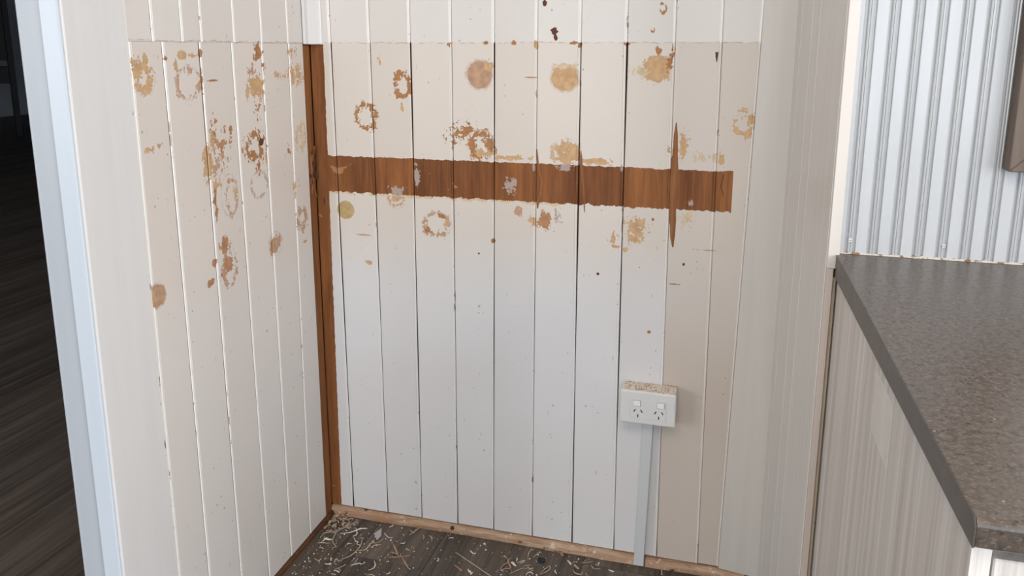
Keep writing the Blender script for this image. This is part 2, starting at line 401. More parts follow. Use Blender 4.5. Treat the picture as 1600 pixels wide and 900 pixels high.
for x in (-4.7, -3.625, -2.55): b.box(x, x+.05, -4.98, -4.92, Z0, Z1, .003)
for z in (Z0, Z1-.05): b.box(-4.65, -2.55, -4.975, -4.925, z, z+.05, .003)
b.build('added_window_left', MAT['capblue'])['kind'] = 'structure'

# ------------------------------------------------------------------ back wall of the alcove
wb = boxo('wall_back', -.075, 3.6, .0125, .09, 0, ZC, MAT['wooddark'], kind='structure')
def levels(zb, zt, step=.075):
    z = [zb]; 
    while z[-1] + step*1.4 < min(zt, 1.42): z.append(z[-1] + step*random.uniform(.75, 1.25))
    for q in (1.2365, 1.2405):
        if zb < q < zt and zt > 1.3: z.append(q)
    z.append(zt); return sorted(z)
def vboard(wall, zb, zt, sl, sr, gl, gr, mats, parent, bead='R', bl=True, deep=.0105, name='board'):
    """sl, sr: (position at z=0, at z=1.24); gl, gr: half gaps, functions of z"""
    rings = []
    for z in levels(zb, zt):
        t = z/1.24
        a = sl[0] + (sl[1]-sl[0])*min(t, 1.15) + gl(z); c = sr[0] + (sr[1]-sr[0])*min(t, 1.15) - gr(z)
        w = .0050 + random.uniform(-.0006, .0006)
        if bl: P = [(a, deep), (a, .0016), (a+.0016, 0), (c-w-.0012, 0), (c-w, .0011), (c-w+.0010, -.0004), (c-.0016, -.0006), (c, .0010), (c, deep)]
        else: P = [(a, deep), (a, .0008), (a+.0008, 0), (c-.0008, 0), (c, .0008), (c, deep)]
        if bead == 'L': P = [(a + c - s, d) for s, d in P[::-1]]
        if wall == 'back': rings.append([(s, d, z) for s, d in P])
        elif wall == 'left': rings.append([(-d, s, z) for s, d in P])
    n = len(rings[0]); mi = [0]*n
    if bl:
        mi = [1, 0, 0, 0, 0, 0, 0, 1, 1]
    return loft(name, rings, mats, parent, mi)
# joints: (x at floor, x at the paint line 1.24 m up)
JB = [
 (0.055, 0.0481),
 (0.1544, 0.1491),
 (0.2507, 0.2507),
 (0.35, 0.3511),
 (0.4466, 0.4526),
 (0.5479, 0.5519),
 (0.6498, 0.6494),
 (0.7539, 0.7497),
 (0.8578, 0.8509),
 (0.9547, 0.9466),
 (1.002, 1.0242),
]
BB = [
 (0.4173, 1.1667, 0.032, 0.0344, 0, 1, 0.16, 'pink'),
 (0.4386, 1.1868, 0.0136, 0.0171, 0, 0.8, 1.5, 'tan'),
 (0.614, 1.1616, 0.0331, 0.0307, 0, 1, 0.2, 'tan'),
 (0.6151, 1.188, 0.0286, 0.0069, 0, 0.8, 1.3, 'pale'),
 (0.8141, 1.1827, 0.0324, 0.0323, 0, 1, 0.6, 'tan'),
 (0.7817, 1.177, 0.0218, 0.0162, 0, 0.7, 1.6, 'pale'),
 (0.8429, 1.2003, 0.008, 0.0321, 0, 0.6, 2.5, 'brown'),
 (0.8167, 1.2202, 0.0188, 0.0106, 0, 0.5, 2, 'brown'),
 (0.2257, 1.1412, 0.0226, 0.0341, 0.78, 0.26, 0.9, 'brown'),
 (0.2312, 1.1634, 0.0081, 0.0088, 0, 0.7, 2, 'brown'),
 (0.2259, 1.0935, 0.0049, 0.024, 0, 0.5, 2, 'tan'),
 (0.133, 1.0658, 0.0284, 0.0335, 0.85, 0.2, 0.8, 'brown'),
 (0.1486, 1.0844, 0.0116, 0.0334, 0, 0.45, 2.2, 'brown'),
 (0.174, 1.1939, 0.0066, 0.0132, 0, 0.8, 2, 'tan'),
 (0.343, 1.2363, 0.0077, 0.0071, 0, 0.8, 2, 'brown'),
 (0.4329, 1.2377, 0.0076, 0.0042, 0, 0.9, 1, 'brown'),
 (0.4969, 1.2377, 0.0074, 0.0056, 0, 0.7, 1.5, 'brown'),
 (0.5496, 1.2335, 0.0073, 0.0124, 0, 0.8, 1.5, 'tan'),
 (0.6342, 1.2376, 0.0128, 0.0041, 0, 0.9, 1, 'brown'),
 (0.647, 1.2335, 0.0056, 0.0082, 0, 0.9, 1, 'brown'),
 (0.7484, 1.2348, 0.0068, 0.0081, 0, 0.5, 2, 'brown'),
 (0.5897, 1.2623, 0.0086, 0.0082, 0, 0.9, 1, 'dark'),
 (0.5913, 1.25, 0.0057, 0.0109, 0, 0.9, 1, 'dark'),
 (0.5676, 1.3223, 0.0058, 0.0068, 0, 0.9, 1, 'dark'),
 (0.8226, 1.3085, 0.008, 0.0117, 0.8, 0.3, 1, 'brown'),
 (0.8029, 1.2654, 0.004, 0.0067, 0.7, 0.3, 1, 'brown'),
 (0.3774, 1.0331, 0.0406, 0.0268, 0, 0.55, 2.6, 'brown'),
 (0.3568, 1.0116, 0.0126, 0.021, 0, 0.6, 2.4, 'brown'),
 (0.4192, 1.0062, 0.0325, 0.0357, 0.72, 0.3, 1.1, 'brown'),
 (0.4268, 0.9872, 0.0217, 0.0134, 0, 0.8, 1.6, 'tan'),
 (0.6209, 0.997, 0.0322, 0.0274, 0.5, 0.5, 1.6, 'tan'),
 (0.6211, 0.9826, 0.0293, 0.0087, 0, 0.9, 1.2, 'tan'),
 (0.6879, 0.9793, 0.0459, 0.0086, 0, 0.8, 1.6, 'tan'),
 (0.4928, 0.9792, 0.0578, 0.0074, 0, 0.75, 1.6, 'tan'),
 (1.0004, 1.0715, 0.0245, 0.0282, 0.85, 0.18, 0.9, 'tan'),
 (1.0127, 1.0811, 0.0115, 0.0133, 0, 0.8, 1.4, 'tan'),
 (1.0096, 1.0461, 0.0104, 0.0067, 0, 0.8, 1.4, 'tan'),
 (0.8773, 1.0242, 0.0121, 0.0332, 0, 0.8, 1.6, 'tan'),
 (0.8469, 1.0051, 0.0109, 0.0168, 0, 0.5, 2, 'tan'),
 (0.9269, 0.9968, 0.0373, 0.0138, 0, 0.5, 2.2, 'pale'),
 (0.9577, 0.9925, 0.0066, 0.0193, 0, 0.7, 2, 'tan'),
 (0.0687, 0.8343, 0.0244, 0.0242, 0, 1, 0.12, 'olive'),
 (0.2044, 0.8687, 0.0234, 0.0205, 0.8, 0.22, 0.7, 'tan'),
 (0.2062, 0.8719, 0.0151, 0.0126, 0, 0.9, 1, 'tan'),
 (0.3069, 0.8114, 0.0376, 0.03, 0.86, 0.17, 0.8, 'pink'),
 (0.3187, 0.8325, 0.0195, 0.0078, 0, 0.6, 2, 'brown'),
 (0.282, 0.7925, 0.0165, 0.0095, 0, 0.6, 2, 'brown'),
 (0.3346, 0.8147, 0.0081, 0.0251, 0, 0.5, 2, 'tan'),
 (0.4492, 0.7814, 0.0063, 0.0062, 0, 1, 0.8, 'brown'),
 (0.1274, 0.7044, 0.0104, 0.0066, 0, 0.9, 1, 'tan'),
 (0.1146, 0.7739, 0.0225, 0.002, 0, 1, 0.5, 'tan'),
 (0.5098, 0.8557, 0.0138, 0.0136, 0, 0.8, 1.3, 'pink'),
 (0.5436, 0.8364, 0.0121, 0.0242, 0, 0.7, 1.8, 'tan'),
 (0.5724, 0.8366, 0.0181, 0.0257, 0, 0.85, 1.4, 'brown2'),
 (0.6025, 0.8384, 0.0149, 0.036, 0, 0.45, 2.4, 'grey'),
 (0.7835, 0.8344, 0.0284, 0.0293, 0, 0.75, 1.6, 'tan'),
 (0.7788, 0.8047, 0.0143, 0.0147, 0, 0.7, 1.8, 'tan'),
 (0.7343, 0.8017, 0.013, 0.0237, 0, 0.45, 2.6, 'tan'),
 (0.7361, 0.7869, 0.0101, 0.0045, 0, 0.9, 1, 'tan'),
 (0.7595, 0.7796, 0.0072, 0.0074, 0, 0.5, 2, 'tan'),
 (0.8915, 0.8598, 0.0192, 0.0258, 0, 0.55, 2, 'pale'),
 (0.6866, 0.9126, 0.0043, 0.0044, 0, 0.1, 0.5, 'tan'),
 (0.6984, 0.7193, 0.0037, 0.0034, 0, 1, 0.3, 'dark'),
 (0.8192, 0.5905, 0.0044, 0.004, 0, 1, 0.3, 'brown'),
 (0.8181, 0.854, 0.0034, 0.0035, 0, 1, 0.3, 'brown'),
 (0.8892, 0.7564, 0.003, 0.0035, 0, 1, 0.3, 'dark'),
 (0.8717, 0.709, 0.0155, 0.0017, 0, 0.8, 1, 'brown'),
 (0.9372, 0.792, 0.0299, 0.0022, 0, 0.7, 1.6, 'tan'),
 (0.4126, 0.7476, 0.0026, 0.0025, 0, 1, 0.2, 'dark'),
 (1.0624, 0.8642, 0.0026, 0.0028, 0, 1, 0.2, 'dark'),
 (0.537, 1.1622, 0.0191, 0.0014, 0, 0.9, 0.6, 'brown'),
 (0.2592, 0.9397, 0.0081, 0.0292, 0, 0.7, 1.6, 'tan'),
 (0.8505, 0.9177, 0.0027, 0.0029, 0, 0.1, 0.1, 'tan'),
 (0.4173, 1.1667, 0.0343, 0.0358, 0.97, 0.065, 0.16, 'rim'),
 (0.614, 1.1616, 0.0345, 0.0321, 0.97, 0.065, 0.16, 'rim'),
 (0.4192, 1.0047, 0.0341, 0.0386, 0.97, 0.065, 0.16, 'rim'),
 (0.621, 0.9941, 0.0337, 0.0333, 0.97, 0.065, 0.16, 'rim'),
 (0.3069, 0.8114, 0.04, 0.0315, 0.97, 0.065, 0.16, 'rim'),
 (0.2044, 0.8687, 0.0259, 0.0237, 0.97, 0.065, 0.16, 'rim'),
]
GB = [
 (0.2051, 0.8891, 0.0183, 0.0157, 0, 0.8, 1.6, 'grey'),
 (0.2589, 0.9274, 0.0098, 0.0309, 0, 0.7, 1.6, 'grey'),
 (0.4898, 0.915, 0.02, 0.0195, 0, 0.75, 1.5, 'grey'),
 (0.617, 0.962, 0.0221, 0.0087, 0, 0.9, 1.2, 'grey'),
 (0.8981, 0.8945, 0.0095, 0.0085, 0, 0.8, 1.2, 'grey'),
 (0.5458, 0.9591, 0.0037, 0.0103, 0, 0.9, 1, 'grey'),
 (0.7454, 0.9658, 0.0043, 0.0114, 0, 0.7, 1, 'grey'),
]
# half-width of each open joint below the paint line, mm, (low, high)
GAP = [(.9, 1.0), (.45, .8), (.6, 1.3), (.6, .5), (.5, 1.1), (.4, .35), (.8, 1.4), (.55, 1.5), (.3, .35), (.2, .25)]
def gapf(k, lo=.00012):
    if k < 0: return lambda z: .0001
    a, b2 = GAP[k]
    ph = random.uniform(0, 6)
    def f(z):
        if z > 1.239: return lo
        g = a + (b2-a)*z/1.24
        g *= 1 + .35*math.sin(z*9 + ph)
        if z < .06: g += .55
        return g*.001
    return f
edges = [(-.0105, -.0073)] + JB
tones = [.0, .05, -.04, .10, .06, -.05, .03, .10, -.10, .04, -.03]
gf = [gapf(k) for k in range(-1, 10)] + [lambda z: .0001]
for k in range(11):
    sl, sr = edges[k], edges[k+1]
    xa, xb = min(sl), max(sr)
    bl = [t for t in BB if t[0]+t[2]*1.3 > xa and t[0]-t[2]*1.3 < xb]
    gl_ = [t for t in GB if t[0]+t[2]*1.3 > xa and t[0]-t[2]*1.3 < xb]
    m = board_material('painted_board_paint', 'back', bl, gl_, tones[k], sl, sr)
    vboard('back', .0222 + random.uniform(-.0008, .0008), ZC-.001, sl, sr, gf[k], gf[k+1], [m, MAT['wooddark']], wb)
# flat cover board closing the right end of the back wall
e0, e1 = JB[-1]
loft('cover_board', [[(e0 + (e1-e0)*min(z/1.24, 1.15), -.006, z), (e0 + (e1-e0)*min(z/1.24, 1.15)+.0008, -.0068, z), (1.0935, -.0068, z - (.009 if z < .03 else 0)), (1.0935, .010, z - (.009 if z < .03 else 0)), (e0 + (e1-e0)*min(z/1.24, 1.15), .010, z)] for z in (.0225, .4, .8, 1.24, ZC-.001)], MAT['coverbd'], wb)
# long torn strips where a joint tongue broke away
def splinter(pts, m, parent, name='splinter', y=-.0012, th=.0022):
    """pts: (x, z, halfwidth) from top to bottom, jagged outline with a raised spine"""
    V = []; F = []
    for k, (x, z, h) in enumerate(pts):
        j = random.uniform(-.12, .12)*h
        V += [(x-h+j, .0004, z), (x-h*.7+j, y, z), (x+h*.2, y-th*.35, z), (x+h*.75, y+.0002, z), (x+h-j, .0004, z)]
    for k in range(len(pts)-1):
        for j in range(4): a = k*5 + j; F.append((a, a+1, a+6, a+5))
        F.append((k*5+4, k*5, k*5+5, k*5+9))
    F.append((0, 4, 3, 2, 1)); q = (len(pts)-1)*5; F.append((q, q+1, q+2, q+3, q+4))
    o = mesh(name, V, F, m, parent)
    return o
def interp(ps, n):
    out = []
    for a, b2 in zip(ps[:-1], ps[1:]):
        for k in range(n): t = k/n; out.append(tuple(a[i] + (b2[i]-a[i])*t for i in range(3)))
    return out + [ps[-1]]
splinter(interp([(.8598, 1.070, .0012), (.8600, 1.045, .0042), (.8605, 1.02, .0050), (.8600, .99, .0075), (.8610, .968, .0085), (.8600, .92, .0080), (.8605, .88, .0078), (.8620, .84, .0070), (.8625, .812, .0045), (.8640, .794, .0014)], 3), MAT['splinter'], wb)
splinter(interp([(.5525, 1.002, .0008), (.5535, .985, .0024), (.5570, .955, .0026), (.5655, .926, .0026), (.5610, .895, .0028), (.5560, .880, .0034), (.5555, .865, .0016)], 3), MAT['splinter'], wb)
splinter(interp([(.6535, 1.002, .0008), (.6545, .985, .0028), (.6560, .955, .0034), (.6605, .925, .0024), (.6625, .89, .0024), (.6650, .862, .0006)], 3), MAT['splinter'], wb)
splinter(interp([(.9368, 1.2185, .0042), (.9370, 1.210, .0030), (.9374, 1.198, .0006)], 2), MAT['wooddark'], wb, y=-.0004, th=.0006)
splinter(interp([(.9640, .962, .0016), (.9600, .935, .0016), (.9660, .915, .0010)], 2), MAT['wooddark'], wb, y=-.0003, th=.0008)

# ------------------------------------------------------------------ left wall of the alcove
wl = boxo('wall_left', -.072, -.0115, -.724, .0115, 0, ZC, MAT['wooddark'], kind='structure')
JL = [
 (-0.5213, -0.5259),
 (-0.42, -0.4244),
 (-0.3182, -0.3238),
 (-0.2244, -0.2187),
 (-0.1334, -0.1099),
]
JLU = [-0.6122, -0.5486, -0.4718, -0.4172, -0.3144, -0.2167, -0.1121, -0.0449]
LL = [
 (-0.5798, 1.1752, 0.0275, 0.0279, 0.72, 0.3, 1.2, 'tan'),
 (-0.5897, 1.1926, 0.0135, 0.0232, 0, 0.7, 1.8, 'tan'),
 (-0.5698, 1.205, 0.0093, 0.0118, 0, 0.9, 1, 'tan'),
 (-0.6023, 1.1992, 0.0045, 0.0189, 0, 0.8, 1.4, 'tan'),
 (-0.5199, 1.2066, 0.0083, 0.0067, 0, 0.7, 1.6, 'brown'),
 (-0.4731, 1.2118, 0.0212, 0.008, 0, 0.9, 1.2, 'tan'),
 (-0.4941, 1.1972, 0.0068, 0.0181, 0, 0.8, 1.3, 'tan'),
 (-0.4425, 1.2115, 0.0165, 0.0047, 0, 0.7, 1.8, 'tan'),
 (-0.4215, 1.2161, 0.0076, 0.0082, 0, 0.9, 1.2, 'brown'),
 (-0.4615, 1.1617, 0.036, 0.0302, 0.9, 0.1, 1.0, 'pink'),
 (-0.3932, 1.1638, 0.0177, 0.0024, 0, 0.9, 1, 'brown'),
 (-0.4227, 1.1601, 0.0047, 0.0298, 0, 0.6, 2, 'brown'),
 (-0.2312, 1.2151, 0.0166, 0.0212, 0, 0.9, 1.3, 'brown'),
 (-0.2488, 1.1423, 0.0329, 0.0292, 0, 0.9, 1.5, 'tan'),
 (-0.2586, 1.1798, 0.0231, 0.0158, 0, 0.5, 2.2, 'pink'),
 (-0.2152, 1.1855, 0.0121, 0.0188, 0, 0.6, 2.2, 'brown'),
 (-0.2466, 1.0991, 0.0166, 0.0161, 0, 0.35, 2.6, 'brown'),
 (-0.0952, 1.2173, 0.0248, 0.0129, 0, 0.65, 2, 'tan'),
 (-0.1517, 1.1659, 0.0287, 0.0112, 0, 0.6, 2.2, 'tan'),
 (-0.0839, 1.1652, 0.0281, 0.0246, 0.5, 0.45, 2.2, 'tan'),
 (-0.6116, 1.0847, 0.006, 0.0363, 0, 0.6, 2.2, 'tan'),
 (-0.6142, 1.0763, 0.0045, 0.0075, 0, 0.8, 1.5, 'brown'),
 (-0.5772, 1.0522, 0.0125, 0.0066, 0, 0.75, 1.6, 'tan'),
 (-0.554, 1.0573, 0.0113, 0.0067, 0, 0.75, 1.6, 'tan'),
 (-0.3971, 1.0653, 0.0179, 0.0346, 0, 0.4, 2.8, 'brown'),
 (-0.424, 1.0073, 0.0174, 0.0393, 0, 0.95, 1.2, 'tan'),
 (-0.4054, 1.0462, 0.0098, 0.0222, 0, 0.8, 1.8, 'tan'),
 (-0.378, 1.038, 0.0286, 0.0402, 0, 0.5, 2.6, 'brown2'),
 (-0.3975, 0.9947, 0.03, 0.0375, 0, 0.35, 2.8, 'pink'),
 (-0.402, 0.9571, 0.018, 0.0252, 0, 0.5, 2.5, 'tan'),
 (-0.4119, 0.9255, 0.0079, 0.0302, 0, 0.6, 2.4, 'brown'),
 (-0.3441, 1.0573, 0.0084, 0.0179, 0, 0.5, 2.4, 'brown'),
 (-0.3571, 0.9283, 0.0191, 0.0389, 0.9, 0.1, 1.1, 'pink'),
 (-0.3431, 0.9364, 0.0064, 0.0209, 0, 0.7, 2, 'tan'),
 (-0.2624, 1.0218, 0.0375, 0.0297, 0.8, 0.26, 1.3, 'brown'),
 (-0.2377, 1.0272, 0.0096, 0.0095, 0, 1, 0.8, 'dark'),
 (-0.2689, 1.0062, 0.021, 0.0107, 0, 0.7, 1.6, 'brown'),
 (-0.2558, 0.9741, 0.0142, 0.0218, 0, 0.7, 2.0, 'brown'),
 (-0.2242, 0.9934, 0.0062, 0.0415, 0, 0.6, 1.8, 'tan'),
 (-0.2574, 0.9381, 0.031, 0.0288, 0.93, 0.08, 0.7, 'grey'),
 (-0.2481, 1.0857, 0.0048, 0.0269, 0, 0.4, 2, 'brown'),
 (-0.0731, 1.0191, 0.0259, 0.0329, 0.7, 0.3, 1.6, 'pale'),
 (-0.1317, 1.0004, 0.0082, 0.0233, 0, 0.35, 2.6, 'brown'),
 (-0.0896, 0.8281, 0.0232, 0.029, 0.75, 0.26, 1.4, 'pink'),
 (-0.0807, 0.7693, 0.0118, 0.0038, 0, 0.9, 0.8, 'tan'),
 (-0.3895, 0.8355, 0.0165, 0.0207, 0, 0.9, 1.5, 'brown2'),
 (-0.3857, 0.7957, 0.0208, 0.0236, 0.4, 0.45, 1.5, 'brown2'),
 (-0.409, 0.778, 0.0284, 0.0104, 0, 0.5, 2.2, 'brown2'),
 (-0.4426, 0.7718, 0.0136, 0.0089, 0, 0.9, 1.1, 'brown2'),
 (-0.4281, 0.8084, 0.0098, 0.0089, 0, 0.8, 1.5, 'brown2'),
 (-0.3806, 0.7835, 0.0251, 0.0342, 0.92, 0.1, 1, 'pink'),
 (-0.2074, 0.7953, 0.0256, 0.026, 0, 0.85, 1.1, 'pink'),
 (-0.2264, 0.7882, 0.0063, 0.023, 0, 0.9, 1.2, 'brown2'),
 (-0.5933, 0.7925, 0.0222, 0.0241, 0, 1, 0.35, 'pink'),
 (-0.6049, 0.7914, 0.0124, 0.016, 0, 0.8, 1.2, 'tan'),
 (-0.6179, 0.8629, 0.006, 0.01, 0, 0.7, 1.5, 'tan'),
 (-0.1146, 0.8961, 0.0084, 0.0269, 0, 0.5, 2.2, 'tan'),
 (-0.5798, 1.1752, 0.0306, 0.0311, 0.97, 0.065, 0.16, 'rim'),
 (-0.4615, 1.1617, 0.0378, 0.0314, 0.97, 0.065, 0.16, 'rim'),
 (-0.2574, 0.9381, 0.0334, 0.0302, 0.97, 0.065, 0.16, 'rim'),
 (-0.363, 0.9333, 0.0295, 0.0439, 0.97, 0.065, 0.16, 'rim'),
 (-0.0896, 0.8281, 0.026, 0.0306, 0.97, 0.065, 0.16, 'rim'),
 (-0.2074, 0.7953, 0.0282, 0.0275, 0.97, 0.065, 0.16, 'rim'),
 (-0.5933, 0.7925, 0.0239, 0.0252, 0.97, 0.065, 0.16, 'rim'),
]
LE = (-0.6135, -0.6119)
le = [(-.6068, -.6068)] + JL + [(-.0480, -.0455)]
GAP = [(.2, .5), (.3, .95), (.3, .6), (.4, .5), (.5, .5)]
gl = [lambda z: .001] + [gapf(k) for k in range(5)] + [lambda z: .0001]
def lblots(a, c, z0, z1): return [t for t in LL if t[0]+t[2]*1.3 > a and t[0]-t[2]*1.3 < c and t[1]+t[3]*1.3 > z0 and t[1]-t[3]*1.3 < z1]
for k in range(6):
    sl, sr = le[k], le[k+1]; a, c = min(sl), max(sr)
    m = board_material('painted_board_paint', 'left', lblots(a, c, 0, 1.236), (), (0, .04, -.03, .03, -.02, .0)[k], sl, sr, 'L')
    vboard('left', .015 + random.uniform(-.001, .001), 1.2362, sl, sr, gl[k], gl[k+1], [m, MAT['wooddark']], wl, bead='L', bl=True)
for k in range(7):
    a, c = JLU[k], JLU[k+1]
    m = board_material('painted_board_paint', 'left', lblots(a, c, 1.236, 2), (), (.02, .06, .0, -.02, .04, 0, .02)[k], (a, a), (c, c), 'L')
    vboard('left', 1.2366, ZC-.001, (a, a), (c, c), lambda z: .0001, lambda z: .0001, [m, MAT['wooddark']], wl, bead='L')
# bare corner batten where the cover strip was pulled off
loft('corner_batten', [[(-.011, -.047, z), (-.0035 + random.uniform(-.0004, .0004), -.0465, z), (-.0030 + random.uniform(-.0004, .0004), -.0125, z), (-.0070, -.011, z), (-.0110, -.011, z)] for z in [.012 + .061*i for i in range(21)]], MAT['wood'], wl)
for k in range(9):
    z = .885 + .011*k; y = -.040 + random.uniform(0, .02)
    b = BM(); b.box(-.0035, .0015, y, y + random.uniform(.004, .012), z-.02, z+.02, .0006, rot=Matrix.Rotation(random.uniform(-.5, .5), 3, 'X') @ Matrix.Rotation(random.uniform(-.25, .25), 3, 'Z'))
    b.build('splinter', random.choice([MAT['splinter'], MAT['wooddark'], MAT['wood']]), wl)
# white corner moulding that is still in place above the paint line
b = []
for z in (1.2345, 1.236, ZC-.001):
    s_ = .0012 if z < 1.235 else 0
    b.append([(-.0005, .0, z), (-.0005, -.0435+s_, z), (.0035, -.0435+s_, z), (.0055-s_, -.041, z), (.0065-s_, -.030, z), (.0205-s_, -.0085+s_, z), (.0255-s_, -.0080+s_, z), (.0280-s_, -.0060, z), (.0285-s_, .0, z)])
tr = loft('trim_1', b, MAT['cap']); tr['kind'] = 'structure'
# foot plate strip under the left boards
loft('floor_strip', [[(-.0110, y, 0), (.0058 + random.uniform(-.0012, .0012), y, 0), (.0050 + random.uniform(-.0012, .0012), y, .0085), (-.0035, y, .0125), (-.0110, y, .0125)] for y in [-.722 + .0475*i for i in range(16)]], MAT['wooddark'], wl)
loft('edge_bead', [[(-.0110, -.6134, z), (-.0110, -.6070, z), (.0002, -.6070, z), (.0012, -.6085, z), (.0012, -.6122, z), (.0004, -.6134, z)] for z in (.001, .6, 1.2, ZC-.001)], MAT['bead'], wl)
# casing and end cap
cb = loft('trim_2', [[(-.0110, -.7245, z), (-.0110, -.6135, z), (.0018, -.6135, z), (.0030, -.6150, z), (.0030, -.7365, z), (.0022, -.7385, z), (-.0110, -.7385, z)] for z in (.001, .6, 1.2, ZC-.001)], MAT['cap']); cb['kind'] = 'structure'
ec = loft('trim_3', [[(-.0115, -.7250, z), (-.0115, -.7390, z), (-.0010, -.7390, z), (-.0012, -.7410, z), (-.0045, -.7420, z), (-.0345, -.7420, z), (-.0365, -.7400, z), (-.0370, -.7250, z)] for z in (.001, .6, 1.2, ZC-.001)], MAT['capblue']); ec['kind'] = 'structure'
ed = loft('trim_4', [[(-.0375, -.7250, z), (-.0375, -.7340, z), (-.0830, -.7340, z), (-.0842, -.7352, z), (-.0862, -.7345, z), (-.0865, -.7250, z)] for z in (.001, .6, 1.2, ZC-.001)], MAT['capgrey']); ed['kind'] = 'structure'

# quad strip along the foot of the back boards
def quad(x0, x1, n):
    R = []
    for i in range(n+1):
        x = x0 + (x1-x0)*i/n; w = .0150 + .0022*math.sin(x*9+1) + random.uniform(-.0008, .0008); h = .0195 + random.uniform(-.0006, .0004)
        R.append([(x, .0115, .0004), (x, .0115, h)] + [(x, -w*math.sin(a) + .0, .0004 + (h-.0004)*math.cos(a)**.8 if a < 1.5 else .0004) for a in (.12, .45, .75, 1.0, 1.25, PI/2)])
    return loft('quad_strip', R, MAT['quad'], smooth_parent)
smooth_parent = boxo('baseboard_back', -.006, 1.06, .002, .0112, .0004, .0018, MAT['quad'], kind='structure')
quad(-.0055, .8300, 26); quad(.8320, 1.062, 8)

# ------------------------------------------------------------------ right wall of the alcove
wr = mesh('wall_right', [(1.0985, .0115, 0), (1.1335, -.4485, 0), (1.1415, -.4485, 0), (1.1415, .0115, 0), (1.0985, .0115, ZC), (1.1335, -.4485, ZC), (1.1415, -.4485, ZC), (1.1415, .0115, ZC)],
          [(3, 2, 1, 0), (4, 5, 6, 7), (0, 1, 5, 4), (1, 2, 6, 5), (2, 3, 7, 6), (3, 0, 4, 7)], MAT['wooddark']); wr['kind'] = 'structure'
rd = Vector((.034, -.45, 0)).normalized(); rn = Vector((-rd.y, rd.x, 0)); rn = rn if rn.x < 0 else -rn
RL = (Vector((.034, -.45, 0))).length
RJ = [0.005, .062, .175, .250, RL]
for k in range(4):
    a, c = RJ[k] + .0001, RJ[k+1] - .0001; rings = []
    for z in (.002, .3, .7, 1.1, ZC-.001):
        P = [(a, -.0075), (a, -.0004), (a+.0004, 0), (c-.0020, 0), (c-.0018, -.0003), (c-.0014, .0002), (c-.0004, .0002), (c, -.0004), (c, -.0075)]
        rings.append([tuple(Vector((1.09, 0, z)) + rd*s + rn*d) for s, d in P])
    loft('board', rings, [MAT['rightbd'], MAT['rightbead']], wr, [0, 0, 0, 0, 0, 1, 1, 0, 0])
t5 = boxo('trim_5', 1.1245, 1.1412, -.4620, -.4495, .8925, ZC-.001, MAT['strip'], kind='structure', bev=.0008)
t6 = boxo('trim_6', 1.1245, 1.1345, -.4620, -.4495, .001, .8920, MAT['striplow'], kind='structure', bev=.0008)
t7 = boxo('trim_7', 1.1350, 1.1398, -.4585, -.4495, .001, .8780, MAT['striplow2'], kind='structure', bev=.0006)

# ------------------------------------------------------------------ ribbed splashback wall over the worktop
wk = boxo('wall_kitchen', 1.1425, 3.6, -.4440, .0115, 0, ZC, MAT['plaster'], kind='structure')
Pf = 0.0317; prof = []
x = 1.1425; c0 = 1.1566
prof.append((1.1422, -.4500))
k = 0
while c0 + k*Pf < 3.58:
    c = c0 + k*Pf
    prof += [(c-.0090, -.4500), (c-.0078, -.4506), (c-.0070, -.4462), (c-.0038, -.4460), (c-.0032, -.4500), (c-.0019, -.4510), (c-.0004, -.4500), (c, -.4485), (c+.0004, -.4500), (c+.0019, -.4510), (c+.0032, -.4500), (c+.0038, -.4460), (c+.0070, -.4462), (c+.0078, -.4506), (c+.0090, -.4500)]
    k += 1
prof.append((3.5995, -.4500)); prof += [(3.5995, -.4442), (1.1422, -.4442)]
loft('ribbed_panel', [[(px, py, z) for px, py in prof] for z in (.9165, ZC-.001)], MAT['splash'], wk)
for (sx, sz) in ((1.156, .9371), (1.2855, .9368)):
    b = BM(); b.cyl((sx, -.4516, sz), .0032, .0016, 'Y', 14, .0028); o = b.build('screw_head', MAT['plastic'], wk)
    b = BM(); b.box(sx-.0022, sx+.0022, -.45265, -.4522, sz-.0004, sz+.0004); b.build('screw_slot', MAT['black'], o)
# ragged filler bead between panel and worktop
R = []
for i in range(160):
    xx = 1.1425 + i*.0042; r = random.uniform(.0004, .0022)
    R.append([(xx, -.4495, .9153), (xx, -.4495, .9165+r), (xx, -.4512-r*.4, .9160+r*.6), (xx, -.4520-r, .9153)])
loft('filler_bead', R, mk('dirty_filler', lambda M: M.color(M.mix(M.rng(M.noise(90, 3, .6), .48, .58), (.60, .56, .50), (.26, .15, .08))), .7), wk)

# ------------------------------------------------------------------ worktop and cabinet
wt = empty('kitchen_worktop', (1.1365, -1.176, .88))
tag(wt, 'speckled grey-brown laminate kitchen worktop against the ribbed white splashback', 'worktop')
P0 = Vector(wt.location)
def wtm(o): o.location = -P0; return o
X0w, X1w = 1.1372, 3.59
R = []
for xx in (X0w+.0002, X1w):
    pts = [(-.4522, .8800), (-.4522, .9150)]
    fy, zt, zb = -1.1765, .9150, .8935
    for a in (0, .35, .7, 1.05, 1.4, PI/2): pts.append((fy + .006 - .006*math.sin(a), zt - .006 + .006*math.cos(a)))
    for a in (0, .5, 1.0, PI/2): pts.append((fy + .003 - .003*math.cos(a), zb + .003 - .003*math.sin(a)))
    R.append([(xx, y, z) for y, z in pts])
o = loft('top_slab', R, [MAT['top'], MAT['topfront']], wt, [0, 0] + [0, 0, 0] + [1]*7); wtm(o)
pts = [(-.4522, .8800), (-.4522, .9150), (-1.1712, .9150), (-1.1762, .9100), (-1.1762, .8938), (-1.174, .8935)]
o = loft('end_edging', [[(xx, y, z) for y, z in pts] for xx in (X0w-.0010, X0w)], MAT['topend'], wt); wtm(o)

